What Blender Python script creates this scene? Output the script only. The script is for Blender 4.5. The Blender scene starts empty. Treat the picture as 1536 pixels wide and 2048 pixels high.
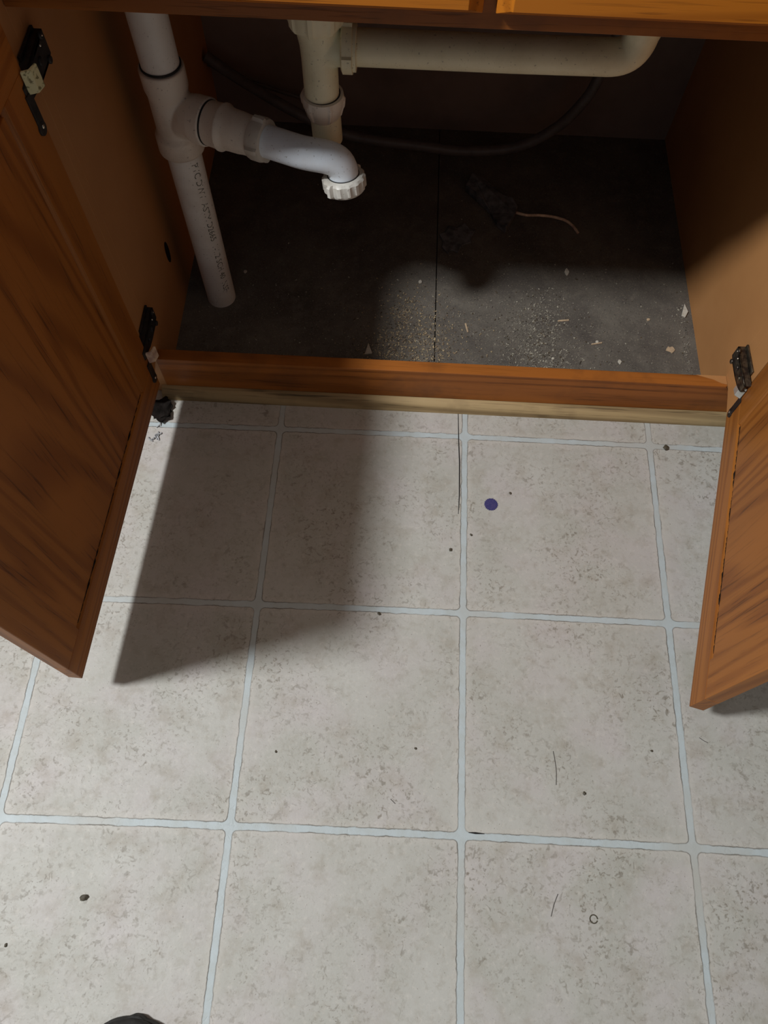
import bpy, bmesh, math, random
from mathutils import Vector, Matrix
random.seed(7)
PI = math.pi
S = bpy.context.scene
C = S.collection

# ------------------------------------------------------------------ camera
cd = bpy.data.cameras.new('camera')
cam = bpy.data.objects.new('camera', cd); C.objects.link(cam)
cam.location = (-0.1181, -0.0310, 1.0829)
cam.rotation_euler = (0.42942, -0.01603, 0.04684)
cd.sensor_fit = 'VERTICAL'; cd.sensor_height = 24.0
cd.lens = 1517.0 / 2048.0 * 24.0
cd.clip_start = 0.02
S.camera = cam

# ------------------------------------------------------------------ world and light
w = bpy.data.worlds.new('room_light'); S.world = w; w.use_nodes = True
bg = w.node_tree.nodes['Background']
bg.inputs[0].default_value = (1.0, 0.84, 0.70, 1)
# the room is brightest overhead (pale ceiling) and dim at the level of the cupboards
_t = w.node_tree
_c = _t.nodes.new('ShaderNodeTexCoord'); _s = _t.nodes.new('ShaderNodeSeparateXYZ')
_m = _t.nodes.new('ShaderNodeMath'); _m.operation = 'MAXIMUM'; _m.inputs[1].default_value = 0.0
_p = _t.nodes.new('ShaderNodeMath'); _p.operation = 'POWER'; _p.inputs[1].default_value = 4.0
_a = _t.nodes.new('ShaderNodeMath'); _a.operation = 'MULTIPLY_ADD'
_a.inputs[1].default_value = 0.45; _a.inputs[2].default_value = 0.072
_t.links.new(_c.outputs['Generated'], _s.inputs[0]); _t.links.new(_s.outputs[2], _m.inputs[0])
_t.links.new(_m.outputs[0], _p.inputs[0]); _t.links.new(_p.outputs[0], _a.inputs[0])
_t.links.new(_a.outputs[0], bg.inputs[1])
_x = _t.nodes.new('ShaderNodeMix'); _x.data_type = 'RGBA'
_x.inputs[6].default_value = (0.84, 0.96, 1.06, 1); _x.inputs[7].default_value = (1.0, 0.80, 0.62, 1)
_t.links.new(_p.outputs[0], _x.inputs[0]); _t.links.new(_x.outputs[2], bg.inputs[0])
ld = bpy.data.lights.new('ceiling_lamp', 'POINT'); ld.energy = 252.0
ld.color = (0.94, 0.975, 1.0); ld.shadow_soft_size = 0.125
lo = bpy.data.objects.new('ceiling_lamp', ld); C.objects.link(lo)
lo.location = (-1.50, -0.075, 2.35)

S.view_settings.view_transform = 'Standard'; S.view_settings.look = 'None'
S.view_settings.gamma = 1.0; S.view_settings.use_curve_mapping = False
S.view_settings.exposure = 0.0


# ------------------------------------------------------------------ node helpers
class NT:
    def __init__(s, name, rough=0.5, spec=0.5):
        s.m = bpy.data.materials.new(name); s.m.use_nodes = True
        s.t = s.m.node_tree; s.b = s.t.nodes['Principled BSDF']
        s.b.inputs['Roughness'].default_value = rough
        s.b.inputs['Specular IOR Level'].default_value = spec
    def n(s, t, **k):
        x = s.t.nodes.new(t)
        for a, b in k.items(): setattr(x, a, b)
        return x
    def put(s, sock, v):
        if isinstance(v, (int, float)): sock.default_value = v
        elif isinstance(v, tuple): sock.default_value = v if len(v) != 3 or len(sock.default_value) == 3 else (*v, 1)
        else: s.t.links.new(v, sock)
    def math(s, op, a, b=0.0, c=0.0, clamp=False):
        x = s.n('ShaderNodeMath', operation=op); x.use_clamp = clamp
        s.put(x.inputs[0], a); s.put(x.inputs[1], b); s.put(x.inputs[2], c)
        return x.outputs[0]
    def mix(s, f, a, b, kind='MIX'):
        x = s.n('ShaderNodeMix', data_type='RGBA', blend_type=kind)
        s.put(x.inputs[0], f); s.put(x.inputs[6], a); s.put(x.inputs[7], b)
        return x.outputs[2]
    def coord(s, which='Object', scale=(1, 1, 1), loc=(0, 0, 0), rot=(0, 0, 0)):
        c = s.n('ShaderNodeTexCoord'); m = s.n('ShaderNodeMapping')
        m.inputs['Scale'].default_value = scale; m.inputs['Location'].default_value = loc
        m.inputs['Rotation'].default_value = rot
        s.t.links.new(c.outputs[which], m.inputs[0]); return m.outputs[0]
    def noise(s, vec, scale, detail=2.0, rough=0.5, dist=0.0):
        x = s.n('ShaderNodeTexNoise'); s.put(x.inputs['Vector'], vec)
        x.inputs['Scale'].default_value = scale; x.inputs['Detail'].default_value = detail
        x.inputs['Roughness'].default_value = rough; x.inputs['Distortion'].default_value = dist
        return x.outputs[0]
    def ramp(s, v, lo_, hi_):
        x = s.n('ShaderNodeMapRange'); x.clamp = True
        s.put(x.inputs[0], v); s.put(x.inputs[1], lo_); s.put(x.inputs[2], hi_)
        return x.outputs[0]
    def bump(s, h, strength, dist):
        x = s.n('ShaderNodeBump'); x.inputs['Strength'].default_value = strength
        x.inputs['Distance'].default_value = dist; s.put(x.inputs['Height'], h)
        s.t.links.new(x.outputs[0], s.b.inputs['Normal'])
    def col(s, c): s.put(s.b.inputs['Base Color'], c); return s.m


def oak(name, light, dark, axis='X', seed=0.0, rough=0.45, ring=40.0, pore=0.62, blotch=None, spec=0.25):
    k = NT(name, rough, spec)
    sc = {'X': (0.065, 1, 1), 'Y': (1, 0.065, 1), 'Z': (1, 1, 0.065)}[axis]
    v = k.coord('Object', sc, (seed, seed * 1.7, seed * 0.6))
    n = k.noise(v, 7.0, 1.5, 0.45, 0.25)
    r = k.math('SINE', k.math('MULTIPLY', n, ring * 2.4))
    r = k.ramp(r, -0.2, 1.0)
    fine = {'X': (0.035, 1, 1), 'Y': (1, 0.035, 1), 'Z': (1, 1, 0.035)}[axis]
    vf = k.coord('Object', fine, (seed, seed, seed))
    p = k.noise(vf, 300.0, 2.5, 0.65)
    p = k.math('MULTIPLY', k.ramp(p, 0.55, 0.68), k.math('ADD', 0.35, k.math('MULTIPLY', r, 0.75)))
    broad = k.ramp(k.noise(v, 18.0, 2.0), 0.3, 0.7)
    c = k.mix(k.math('MULTIPLY', r, 0.68), light, dark)
    c = k.mix(k.math('MULTIPLY', broad, 0.35), c, tuple(x * 0.62 for x in light))
    c = k.mix(k.math('MULTIPLY', p, pore), c, tuple(x * 0.35 for x in dark))
    if blotch:
        bl = k.ramp(k.noise(k.coord('Object', (1, 1, 1), (seed, 3, 1)), 9.0, 4.0, 0.65), 0.52, 0.72)
        c = k.mix(k.math('MULTIPLY', bl, blotch[1]), c, blotch[0])
    k.bump(k.math('ADD', r, k.math('MULTIPLY', p, 2.0)), 0.25, -0.0004)
    return k.col(c)


def plain(name, c, c2=None, rough=0.5, scale=40.0, lo_=0.4, hi_=0.65, spec=0.5, metal=0.0, bump=0.0, detail=4.0):
    k = NT(name, rough, spec); k.b.inputs['Metallic'].default_value = metal
    if c2 is None: c2 = tuple(x * 0.7 for x in c)
    n = k.noise(k.coord('Object'), scale, detail, 0.6)
    cc = k.mix(k.ramp(n, lo_, hi_), c, c2)
    if bump: k.bump(n, bump, 0.001)
    return k.col(cc)


# ------------------------------------------------------------------ materials
OAK_L, OAK_D = (0.40, 0.140, 0.025), (0.25, 0.075, 0.012)
M = {}
M['oak_v'] = oak('oak_door_vertical_grain', OAK_L, OAK_D, 'Z', 1.3)
M['oak_h'] = oak('oak_door_horizontal_grain', OAK_L, OAK_D, 'X', 4.1)
M['oak_panel'] = oak('oak_panel_cathedral_grain', (0.39, 0.135, 0.024), (0.22, 0.063, 0.010), 'Z', 7.7, ring=46)
M['oak_rail'] = oak('oak_rail_reddish', (0.38, 0.122, 0.022), (0.215, 0.062, 0.009), 'X', 2.2,
                    blotch=((0.09, 0.035, 0.015), 0.5))
M['oak_front'] = oak('oak_drawer_front', (0.56, 0.175, 0.014), (0.30, 0.080, 0.006), 'X', 5.5, ring=60)
M['oak_trim'] = oak('blond_weathered_oak', (0.42, 0.30, 0.15), (0.17, 0.11, 0.05), 'X', 9.1, rough=0.6,
                    pore=0.8, blotch=((0.13, 0.08, 0.04), 0.55))
M['tan'] = plain('tan_laminate', (0.50, 0.235, 0.083), (0.44, 0.200, 0.068), 0.55, 7.0, 0.35, 0.7)
M['back'] = plain('brown_back_panel', (0.26, 0.20, 0.17), (0.19, 0.145, 0.12), 0.7, 6.0)


def mat_pvc(name, c, dirt, amt, seed=0.0, rough=0.42):
    k = NT(name, rough, 0.45)
    v = k.coord('Object', (1, 1, 1), (seed, seed, seed))
    a = k.ramp(k.noise(v, 14.0, 5.0, 0.65), 0.45, 0.75)
    b = k.ramp(k.noise(v, 260.0, 2.0, 0.5), 0.66, 0.74)
    cc = k.mix(k.math('MULTIPLY', a, amt), c, dirt)
    cc = k.mix(k.math('MULTIPLY', b, 0.5), cc, tuple(x * 0.3 for x in dirt))
    k.bump(k.noise(v, 120.0, 3.0), 0.15, 0.0006)
    return k.col(cc)


M['pvc'] = mat_pvc('grey_white_drain_pipe', (0.84, 0.82, 0.77), (0.55, 0.47, 0.38), 0.45)
M['pvc_fit'] = mat_pvc('dusty_pipe_fitting', (0.80, 0.72, 0.62), (0.42, 0.33, 0.25), 0.6, 3.0)
M['white'] = mat_pvc('white_trap_plastic', (0.84, 0.90, 0.97), (0.50, 0.36, 0.20), 0.22, 6.0, 0.35)
M['white_nut'] = mat_pvc('white_slip_nut_plastic', (0.62, 0.59, 0.53), (0.34, 0.25, 0.14), 0.5, 8.0, 0.4)
M['cream'] = mat_pvc('yellowed_tube_plastic', (0.86, 0.81, 0.58), (0.48, 0.40, 0.22), 0.4, 11.0, 0.4)
M['ink'] = plain('grey_green_ink', (0.10, 0.11, 0.08), (0.18, 0.18, 0.14), 0.7, 300.0)
M['gasket'] = plain('black_joint_grime', (0.02, 0.018, 0.016), None, 0.8)
M['hose'] = plain('dark_grey_hose', (0.13, 0.115, 0.11), None, 0.45)
M['metal'] = plain('tarnished_hinge_steel', (0.16, 0.13, 0.09), (0.045, 0.035, 0.03), 0.38, 130.0, 0.35, 0.6, metal=0.75, bump=0.4)
M['metal_dark'] = plain('blackened_hinge_steel', (0.035, 0.03, 0.028), (0.015, 0.013, 0.013), 0.5, 90.0, metal=0.4, bump=0.3)
M['chrome'] = plain('bright_zinc', (0.62, 0.62, 0.58), (0.5, 0.5, 0.45), 0.3, 60.0, metal=0.6)
M['clip'] = plain('cream_hinge_clip_plastic', (0.62, 0.58, 0.33), (0.2, 0.18, 0.08), 0.6, 170.0, 0.52, 0.6)
M['screw'] = plain('shiny_screw_steel', (0.8, 0.75, 0.65), None, 0.2, metal=0.9)
M['grime'] = plain('black_grime_and_slot_shade', (0.010, 0.008, 0.007), (0.018, 0.014, 0.012), 0.95, 80.0, spec=0.05)  # for grime, and for the painted shade of the side slot
M['rubber'] = plain('black_shoe_leather', (0.012, 0.011, 0.010), (0.02, 0.018, 0.015), 0.75, 200.0, bump=0.2)
M['lace'] = plain('black_lace_cloth', (0.02, 0.02, 0.02), None, 0.9)
M['blue'] = plain('dark_blue_paint', (0.028, 0.028, 0.13), (0.06, 0.045, 0.15), 0.6, 500.0)
M['speck'] = plain('dark_brown_grit', (0.05, 0.038, 0.025), (0.10, 0.085, 0.05), 0.6, 400.0)
M['hair'] = plain('dark_hair', (0.06, 0.05, 0.045), None, 0.6)
M['crumb'] = plain('tan_wood_crumbs', (0.50, 0.38, 0.22), (0.20, 0.14, 0.09), 0.9, 160.0, 0.42, 0.55)
M['crumb_grey'] = plain('grey_crumbs', (0.46, 0.42, 0.33), (0.14, 0.12, 0.10), 0.9, 160.0, 0.42, 0.55)
M['crumb_dark'] = plain('brown_crumbs', (0.12, 0.085, 0.05), (0.05, 0.04, 0.03), 0.9, 160.0)
M['flake'] = plain('off_white_flake', (0.60, 0.55, 0.46), (0.45, 0.40, 0.32), 0.8, 300.0)
M['chip'] = plain('tan_paper_chip', (0.55, 0.40, 0.25), (0.42, 0.30, 0.19), 0.8, 300.0)
M['film'] = plain('dusty_dark_film', (0.17, 0.165, 0.17), (0.06, 0.06, 0.06), 0.6, 60.0)
M['copper'] = plain('stripped_wire', (0.85, 0.66, 0.46), (0.45, 0.28, 0.22), 0.5, 60.0)
M['lint'] = plain('pale_grey_lint', (0.42, 0.42, 0.42), (0.20, 0.20, 0.20), 0.9, 200.0)


def mat_floor():
    k = NT('vinyl_tile_sheet', 0.44, 0.32)
    uv = k.coord('UV')
    sp = k.n('ShaderNodeSeparateXYZ'); k.t.links.new(uv, sp.inputs[0])
    P = k.coord('Object')
    wob = k.math('MULTIPLY', k.math('SUBTRACT', k.noise(P, 48.0, 3.0, 0.65), 0.5), 0.016)
    def q(o, wb):
        a = k.math('FRACT', k.math('ADD', sp.outputs[o], 20.0))
        a = k.math('ABSOLUTE', k.math('SUBTRACT', a, 0.5))
        return k.math('SUBTRACT', k.math('ADD', a, wb), 0.5 - 0.0155 - 0.022)
    qx = q(0, wob); qy = q(1, k.math('MULTIPLY', wob, -1.0))
    mx = k.math('MAXIMUM', qx, 0.0); my = k.math('MAXIMUM', qy, 0.0)
    outer = k.math('SQRT', k.math('ADD', k.math('MULTIPLY', mx, mx), k.math('MULTIPLY', my, my)))
    inner = k.math('MINIMUM', k.math('MAXIMUM', qx, qy), 0.0)
    sd = k.math('SUBTRACT', k.math('ADD', outer, inner), 0.022)      # <0 inside the tile
    grout = k.ramp(sd, -0.001, 0.0012)
    edge = k.math('SUBTRACT', 1.0, k.ramp(k.math('ABSOLUTE', sd), 0.0006, 0.0036))
    halo = k.math('SUBTRACT', 1.0, k.ramp(k.math('MULTIPLY', sd, -1.0), 0.0, 0.035))
    # tile body
    big = k.noise(P, 7.0, 3.0, 0.55)
    mid = k.noise(P, 26.0, 4.0, 0.65)
    c = k.mix(k.ramp(big, 0.35, 0.65), (0.475, 0.460, 0.418), (0.405, 0.392, 0.345))
    c = k.mix(k.ramp(k.noise(P, 11.0, 2.0), 0.45, 0.7), c, (0.475, 0.44, 0.415))
    c = k.mix(k.math('MULTIPLY', k.ramp(mid, 0.52, 0.76), 0.52), c, (0.30, 0.25, 0.19))
    c = k.mix(k.math('MULTIPLY', k.ramp(k.noise(P, 62.0, 4.0, 0.7, 0.4), 0.52, 0.70), 0.45), c, (0.33, 0.30, 0.245))
    c = k.mix(k.math('MULTIPLY', halo, 0.35), c, (0.56, 0.525, 0.47))
    pale = k.ramp(k.noise(P, 130.0, 3.0, 0.6), 0.55, 0.72)
    c = k.mix(k.math('MULTIPLY', pale, 0.35), c, (0.60, 0.56, 0.50))
    # short squiggly flecks
    def squig(scale, wdt, mscale, m0, seed):
        v = k.coord('Object', (1, 1, 1), (seed, seed * 2, 0))
        a = k.math('ABSOLUTE', k.math('SUBTRACT', k.noise(v, scale, 1.5, 0.6, 0.6), 0.5))
        l = k.math('SUBTRACT', 1.0, k.ramp(a, wdt * 0.4, wdt))
        m = k.ramp(k.noise(v, mscale, 2.0, 0.6), m0, m0 + 0.07)
        return k.math('MULTIPLY', l, m)
    dens = k.ramp(k.noise(P, 8.0, 3.0, 0.6), 0.40, 0.64)
    f1 = k.math('MULTIPLY', squig(64.0, 0.060, 105.0, 0.53, 1.0), dens)
    f2 = k.math('MULTIPLY', squig(115.0, 0.070, 150.0, 0.53, 5.0), dens)
    c = k.mix(k.math('MULTIPLY', f1, 0.64), c, (0.17, 0.145, 0.11))
    c = k.mix(k.math('MULTIPLY', f2, 0.46), c, (0.18, 0.145, 0.105))
    dots = k.ramp(k.noise(P, 330.0, 1.0), 0.70, 0.76)
    c = k.mix(k.math('MULTIPLY', dots, 0.5), c, (0.14, 0.11, 0.08))
    gc = k.mix(k.ramp(k.noise(P, 60.0, 3.0), 0.35, 0.7), (0.47, 0.52, 0.53), (0.44, 0.475, 0.465))
    gc = k.mix(k.ramp(k.noise(P, 5.0, 2.0), 0.52, 0.72), gc, (0.44, 0.43, 0.39))
    c = k.mix(grout, c, gc)
    em = k.ramp(k.noise(P, 24.0, 3.0), 0.36, 0.60)
    c = k.mix(k.math('MULTIPLY', edge, k.math('ADD', k.math('MULTIPLY', em, 0.55), 0.30)), c, (0.12, 0.105, 0.085))
    h = k.math('ADD', k.math('MULTIPLY', grout, -0.8), k.math('MULTIPLY', k.noise(P, 95.0, 4.0, 0.65), 0.9))
    h = k.math('SUBTRACT', h, k.math('MULTIPLY', f1, 0.4))
    k.bump(h, 0.35, 0.0012)
    rg = k.math('ADD', 0.40, k.math('MULTIPLY', mid, 0.22)); k.put(k.b.inputs['Roughness'], rg)
    return k.col(c)


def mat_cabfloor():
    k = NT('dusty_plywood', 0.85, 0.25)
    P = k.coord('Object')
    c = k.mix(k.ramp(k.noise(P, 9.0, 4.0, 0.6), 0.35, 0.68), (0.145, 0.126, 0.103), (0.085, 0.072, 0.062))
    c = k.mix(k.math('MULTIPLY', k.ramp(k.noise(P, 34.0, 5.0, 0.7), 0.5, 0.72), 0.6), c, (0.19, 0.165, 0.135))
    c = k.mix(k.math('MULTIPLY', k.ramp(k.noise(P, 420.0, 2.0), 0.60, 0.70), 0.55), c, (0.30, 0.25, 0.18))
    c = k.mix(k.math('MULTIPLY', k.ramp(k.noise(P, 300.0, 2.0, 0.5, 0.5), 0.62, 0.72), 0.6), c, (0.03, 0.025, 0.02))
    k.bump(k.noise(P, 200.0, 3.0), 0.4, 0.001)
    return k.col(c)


M['floor'] = mat_floor(); M['cabfloor'] = mat_cabfloor()


# ------------------------------------------------------------------ object helpers
def thing(name, label, cat, loc=(0, 0, 0), rotz=0.0, group=None):
    o = bpy.data.objects.new(name, None); C.objects.link(o)
    o.empty_display_size = 0.05
    o.location = loc; o.rotation_euler = (0, 0, rotz)
    o['label'] = label; o['category'] = cat
    if group: o['group'] = group
    return o


def obj(name, bm, mats, parent=None, smooth=False, bevel=0.0, angle=35):
    me = bpy.data.meshes.new(name)
    bmesh.ops.recalc_face_normals(bm, faces=bm.faces[:])
    bm.to_mesh(me); bm.free()
    for m in (mats if isinstance(mats, (list, tuple)) else [mats]): me.materials.append(m)
    if smooth:
        for p in me.polygons: p.use_smooth = True
        try: me.set_sharp_from_angle(angle=math.radians(angle))
        except Exception: pass
    o = bpy.data.objects.new(name, me); C.objects.link(o)
    if parent: o.parent = parent
    if bevel:
        b = o.modifiers.new('bevel', 'BEVEL'); b.width = bevel; b.segments = 2; b.limit_method = 'ANGLE'
    return o


def tag(o, label, cat, group=None, kind=None):
    o['label'] = label; o['category'] = cat
    if group: o['group'] = group
    if kind: o['kind'] = kind
    return o


def struct(name, bm, m, **k):
    o = obj(name, bm, m, **k); o['kind'] = 'structure'; return o


def box(bm, x0, x1, y0, y1, z0, z1, mi=0, mt=None):
    vs = [bm.verts.new((x, y, z)) for x in (x0, x1) for y in (y0, y1) for z in (z0, z1)]
    if mt:
        for v in vs: v.co = mt @ v.co
    for f in ((0, 1, 3, 2), (4, 6, 7, 5), (0, 4, 5, 1), (2, 3, 7, 6), (0, 2, 6, 4), (1, 5, 7, 3)):
        bm.faces.new([vs[i] for i in f]).material_index = mi


def prism(bm, poly, axis, a, b, mi=0):
    """poly of 2-D points extruded along axis ('x','y','z') from a to b"""
    def P(p, t):
        return {'x': (t, p[0], p[1]), 'y': (p[0], t, p[1]), 'z': (p[0], p[1], t)}[axis]
    A = [bm.verts.new(P(p, a)) for p in poly]; B = [bm.verts.new(P(p, b)) for p in poly]
    n = len(poly)
    bm.faces.new(A).material_index = mi; bm.faces.new(B[::-1]).material_index = mi
    for i in range(n):
        bm.faces.new([A[i], B[i], B[(i + 1) % n], A[(i + 1) % n]]).material_index = mi


def frame_at(t, up=Vector((0, 0, 1))):
    t = t.normalized()
    if abs(t.dot(up)) > 0.95: up = Vector((0, 1, 0))
    a = t.cross(up).normalized(); return a, a.cross(t).normalized()


def tube(bm, pts, rad, seg=32, caps=True, mi=0, rfun=None, closed_in=None):
    pts = [Vector(p) for p in pts]; n = len(pts)
    rad = [rad] * n if isinstance(rad, (int, float)) else rad
    a = None; rings = []
    for i, p in enumerate(pts):
        t = (pts[min(i + 1, n - 1)] - pts[max(i - 1, 0)])
        if t.length < 1e-9: t = pts[-1] - pts[0]
        t.normalize()
        if a is None: a, b = frame_at(t)
        else:
            a = (a - t * a.dot(t)).normalized()
        b = t.cross(a).normalized()
        ring = []
        for s in range(seg):
            th = 2 * PI * s / seg
            r = rad[i] * (rfun(th, i) if rfun else 1.0)
            ring.append(bm.verts.new(p + a * (r * math.cos(th)) + b * (r * math.sin(th))))
        rings.append(ring)
    for i in range(n - 1):
        for s in range(seg):
            s2 = (s + 1) % seg
            bm.faces.new([rings[i][s], rings[i][s2], rings[i + 1][s2], rings[i + 1][s]]).material_index = mi
    if caps:
        bm.faces.new(rings[0][::-1]).material_index = mi; bm.faces.new(rings[-1]).material_index = mi
    return rings


def lathe(bm, prof, origin, axis, seg=40, mi=0, rfun=None, caps=True):
    """prof: [(distance along axis, radius)...]"""
    o = Vector(origin); ax = Vector(axis).normalized(); a, b = frame_at(ax)
    rings = []
    for j, (t, r) in enumerate(prof):
        ring = []
        for s in range(seg):
            th = 2 * PI * s / seg
            rr = r * (rfun(th, j) if rfun else 1.0)
            ring.append(bm.verts.new(o + ax * t + a * (rr * math.cos(th)) + b * (rr * math.sin(th))))
        rings.append(ring)
    for i in range(len(rings) - 1):
        for s in range(seg):
            s2 = (s + 1) % seg
            bm.faces.new([rings[i][s], rings[i][s2], rings[i + 1][s2], rings[i + 1][s]]).material_index = mi
    if caps:
        bm.faces.new(rings[0][::-1]).material_index = mi; bm.faces.new(rings[-1]).material_index = mi


def bez(p0, p1, p2, p3, n):
    out = []
    for i in range(n + 1):
        t = i / n; u = 1 - t
        out.append(Vector(p0) * u**3 + Vector(p1) * 3 * u * u * t + Vector(p2) * 3 * u * t * t + Vector(p3) * t**3)
    return out


def catmull(P, n=8):
    P = [Vector(p) for p in P]; P = [P[0] * 2 - P[1]] + P + [P[-1] * 2 - P[-2]]; out = []
    for i in range(1, len(P) - 2):
        for k in range(n):
            t = k / n; a, b, c, d = P[i - 1], P[i], P[i + 1], P[i + 2]
            out.append(0.5 * ((2 * b) + (c - a) * t + (2 * a - 5 * b + 4 * c - d) * t * t + (3 * b - a - 3 * c + d) * t**3))
    out.append(P[-2]); return out


def remesh(bm, voxel, mats, name, parent, smooth_it=4):
    """join shells of one moulded fitting into a single skin"""
    o = obj(name, bm, mats, parent, smooth=True)
    r = o.modifiers.new('skin', 'REMESH'); r.mode = 'VOXEL'; r.voxel_size = voxel; r.use_smooth_shade = True
    s = o.modifiers.new('soften', 'SMOOTH'); s.factor = 0.5; s.iterations = smooth_it
    return o


def teeth(count, amp, width=0.5):
    def f(th, j):
        ph = (th * count / (2 * PI)) % 1.0
        return 1.0 + (amp if ph < width else 0.0)
    return f


# ================================================================== SETTING
bm = bmesh.new()
FU = (0.0018, 3.2831, -0.0097, 0.0035, 0.0017, -0.0122)
FV = (-0.0082, -0.0084, 3.2752, -0.0028, 0.0459, 0.0421)
nx, ny = 36, 36
X0, X1, Y0, Y1 = -1.8, 1.6, -1.0, 1.6
grid = [[bm.verts.new((X0 + (X1 - X0) * i / nx, Y0 + (Y1 - Y0) * j / ny, 0)) for j in range(ny + 1)] for i in range(nx + 1)]
uvl = bm.loops.layers.uv.new('UVMap')
for i in range(nx):
    for j in range(ny):
        f = bm.faces.new([grid[i][j], grid[i + 1][j], grid[i + 1][j + 1], grid[i][j + 1]])
        for l in f.loops:
            x, y = l.vert.co.x, l.vert.co.y
            r = (1, x, y, x * y, x * x, y * y)
            l[uvl].uv = (sum(a * b for a, b in zip(FU, r)), sum(a * b for a, b in zip(FV, r)))
fl = struct('floor', bm, M['floor'])
fl['label'] = 'beige mottled vinyl floor printed as square tiles with pale grout lines'

# wall behind the cabinet
bm = bmesh.new(); box(bm, -1.8, 1.6, 1.335, 1.40, 0.0, 1.2)
wl = struct('wall_back', bm, M['back'])

# quarter-round moulding at the foot of the cabinet
bm = bmesh.new()
prof = [(0.6695, 0.0), (0.6695, 0.0195)] + [(0.6695 - 0.0175 * math.sin(a * PI / 2 / 7), 0.0195 * math.cos(a * PI / 2 / 7) if a < 7 else 0.001) for a in range(1, 8)] + [(0.652, 0.0)]
prism(bm, prof, 'x', -0.503, 0.446)
o = struct('trim_1', bm, M['oak_trim'], smooth=True, angle=50)
o['label'] = 'blond weathered quarter-round moulding along the foot of the cabinet'

# ================================================================== CABINET
XL, XR, YF, YB = -0.495, 0.405, 0.669, 1.325
ZT = 0.87
cab = thing('sink_cabinet', 'oak under-sink base cabinet with two open doors and a dark dirty inside', 'cabinet', (-0.045, YF, 0))
CI = cab.matrix_world.copy(); OFF = Vector((-0.045, YF, 0))


def cpart(name, bm, m, parent=None, **k):
    if parent is None:
        bmesh.ops.translate(bm, verts=bm.verts[:], vec=-OFF); parent = cab
    return obj(name, bm, m, parent, **k)


bm = bmesh.new()   # right side with its front stile
box(bm, XR, XR + 0.016, YF + 0.018, YB, 0.0005, ZT); box(bm, XR, XR + 0.055, YF + 0.0005, YF + 0.0185, 0.0005, ZT)
prism(bm, [(YF + 0.0006, 0.0925), (0.6305, 0.0740), (0.6305, ZT), (YF + 0.0006, ZT)], 'x', XR, XR + 0.050)
cpart('side_panel', bm, M['tan'], bevel=0.0006)
bm = bmesh.new()
box(bm, XL - 0.016, XL, YF + 0.018, YB, 0.0005, ZT); box(bm, XL - 0.055, XL, YF + 0.0005, YF + 0.0185, 0.0005, ZT)
prism(bm, [(YF + 0.0006, 0.0925), (0.6360, 0.0760), (0.6360, ZT), (YF + 0.0006, ZT)], 'x', XL - 0.0215, XL)
cpart('side_panel', bm, M['tan'], bevel=0.0006)
bm = bmesh.new(); box(bm, XL, XR, YB - 0.006, YB, 0.0, ZT); cpart('back_panel', bm, M['back'])
bm = bmesh.new(); box(bm, XL - 0.05, XR + 0.05, YF - 0.01, YB, ZT, ZT + 0.02); cpart('top_light_block', bm, M['tan'])  # unseen lid, added to keep light from above out of the cabinet
bm = bmesh.new()   # two floor sheets with a gap between them
box(bm, XL, -0.0520, YF + 0.0195, YB - 0.006, 0.0005, 0.010)
box(bm, -0.0500, XR, YF + 0.0195, YB - 0.006, 0.0005, 0.010)
box(bm, -0.0521, -0.0499, YF + 0.0195, YB - 0.006, 0.0005, 0.003)
cpart('bottom_panel', bm, M['cabfloor'])
# bottom rail; its right end is chewed on a slant
bm = bmesh.new()
poly = [(XL + 0.0005, 0.0205), (XL + 0.0005, 0.0915), (0.402, 0.0915), (0.407, 0.086), (0.413, 0.074), (0.416, 0.064), (0.4235, 0.050), (0.428, 0.035), (0.438, 0.0205)]
prism(bm, poly, 'y', YF - 0.0008, YF)
box(bm, XL + 0.0005, XR - 0.0005, YF, YF + 0.019, 0.0006, 0.0915)
cpart('bottom_rail', bm, M['oak_rail'], bevel=0.0008)
bm = bmesh.new()
prism(bm, [(0.358, YF + 0.0188), (0.4045, YF + 0.0188), (0.4045, YF + 0.003), (0.396, YF + 0.005), (0.385, YF + 0.011)], 'z', 0.0914, 0.0924)
cpart('filler_strip', bm, M['tan'])
bm = bmesh.new(); box(bm, XL + 0.0005, XR - 0.0005, YF, YF + 0.019, 0.634, ZT); cpart('top_rail', bm, M['oak_rail'], bevel=0.0006)


def drawer_front(x0, x1, name='drawer_front'):
    z0, z1 = 0.6535, 0.815; yb, yf = YF - 0.0005, YF - 0.0195; bv = 0.0135
    bm = bmesh.new()
    def ring(dx, y): return [bm.verts.new(p) for p in ((x0 + dx, y, z0 + dx * 0.62), (x1 - dx, y, z0 + dx * 0.62), (x1 - dx, y, z1 - dx), (x0 + dx, y, z1 - dx))]
    rs = [ring(0, yb), ring(0, yb - 0.008), ring(0.003, yb - 0.010), ring(bv - 0.002, yf + 0.0025), ring(bv, yf)]
    bm.faces.new(rs[0][::-1]); bm.faces.new(rs[-1])
    for a, b in zip(rs, rs[1:]):
        for i in range(4): bm.faces.new([a[i], a[(i + 1) % 4], b[(i + 1) % 4], b[i]])
    o = cpart(name, bm, M['oak_front'], bevel=0.0005)
    return o


drawer_front(-0.525, -0.0555)
drawer_front(-0.0435, 0.435)
# black oval disc on the left side, painting the shade inside a slot
bm = bmesh.new()
ov = [(0.846 + 0.0085 * math.cos(t * PI / 10), 0.136 + 0.021 * math.sin(t * PI / 10)) for t in range(20)]
prism(bm, ov, 'x', XL - 0.0002, XL + 0.0006); cpart('slot_shade_disc', bm, M['grime'])

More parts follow.
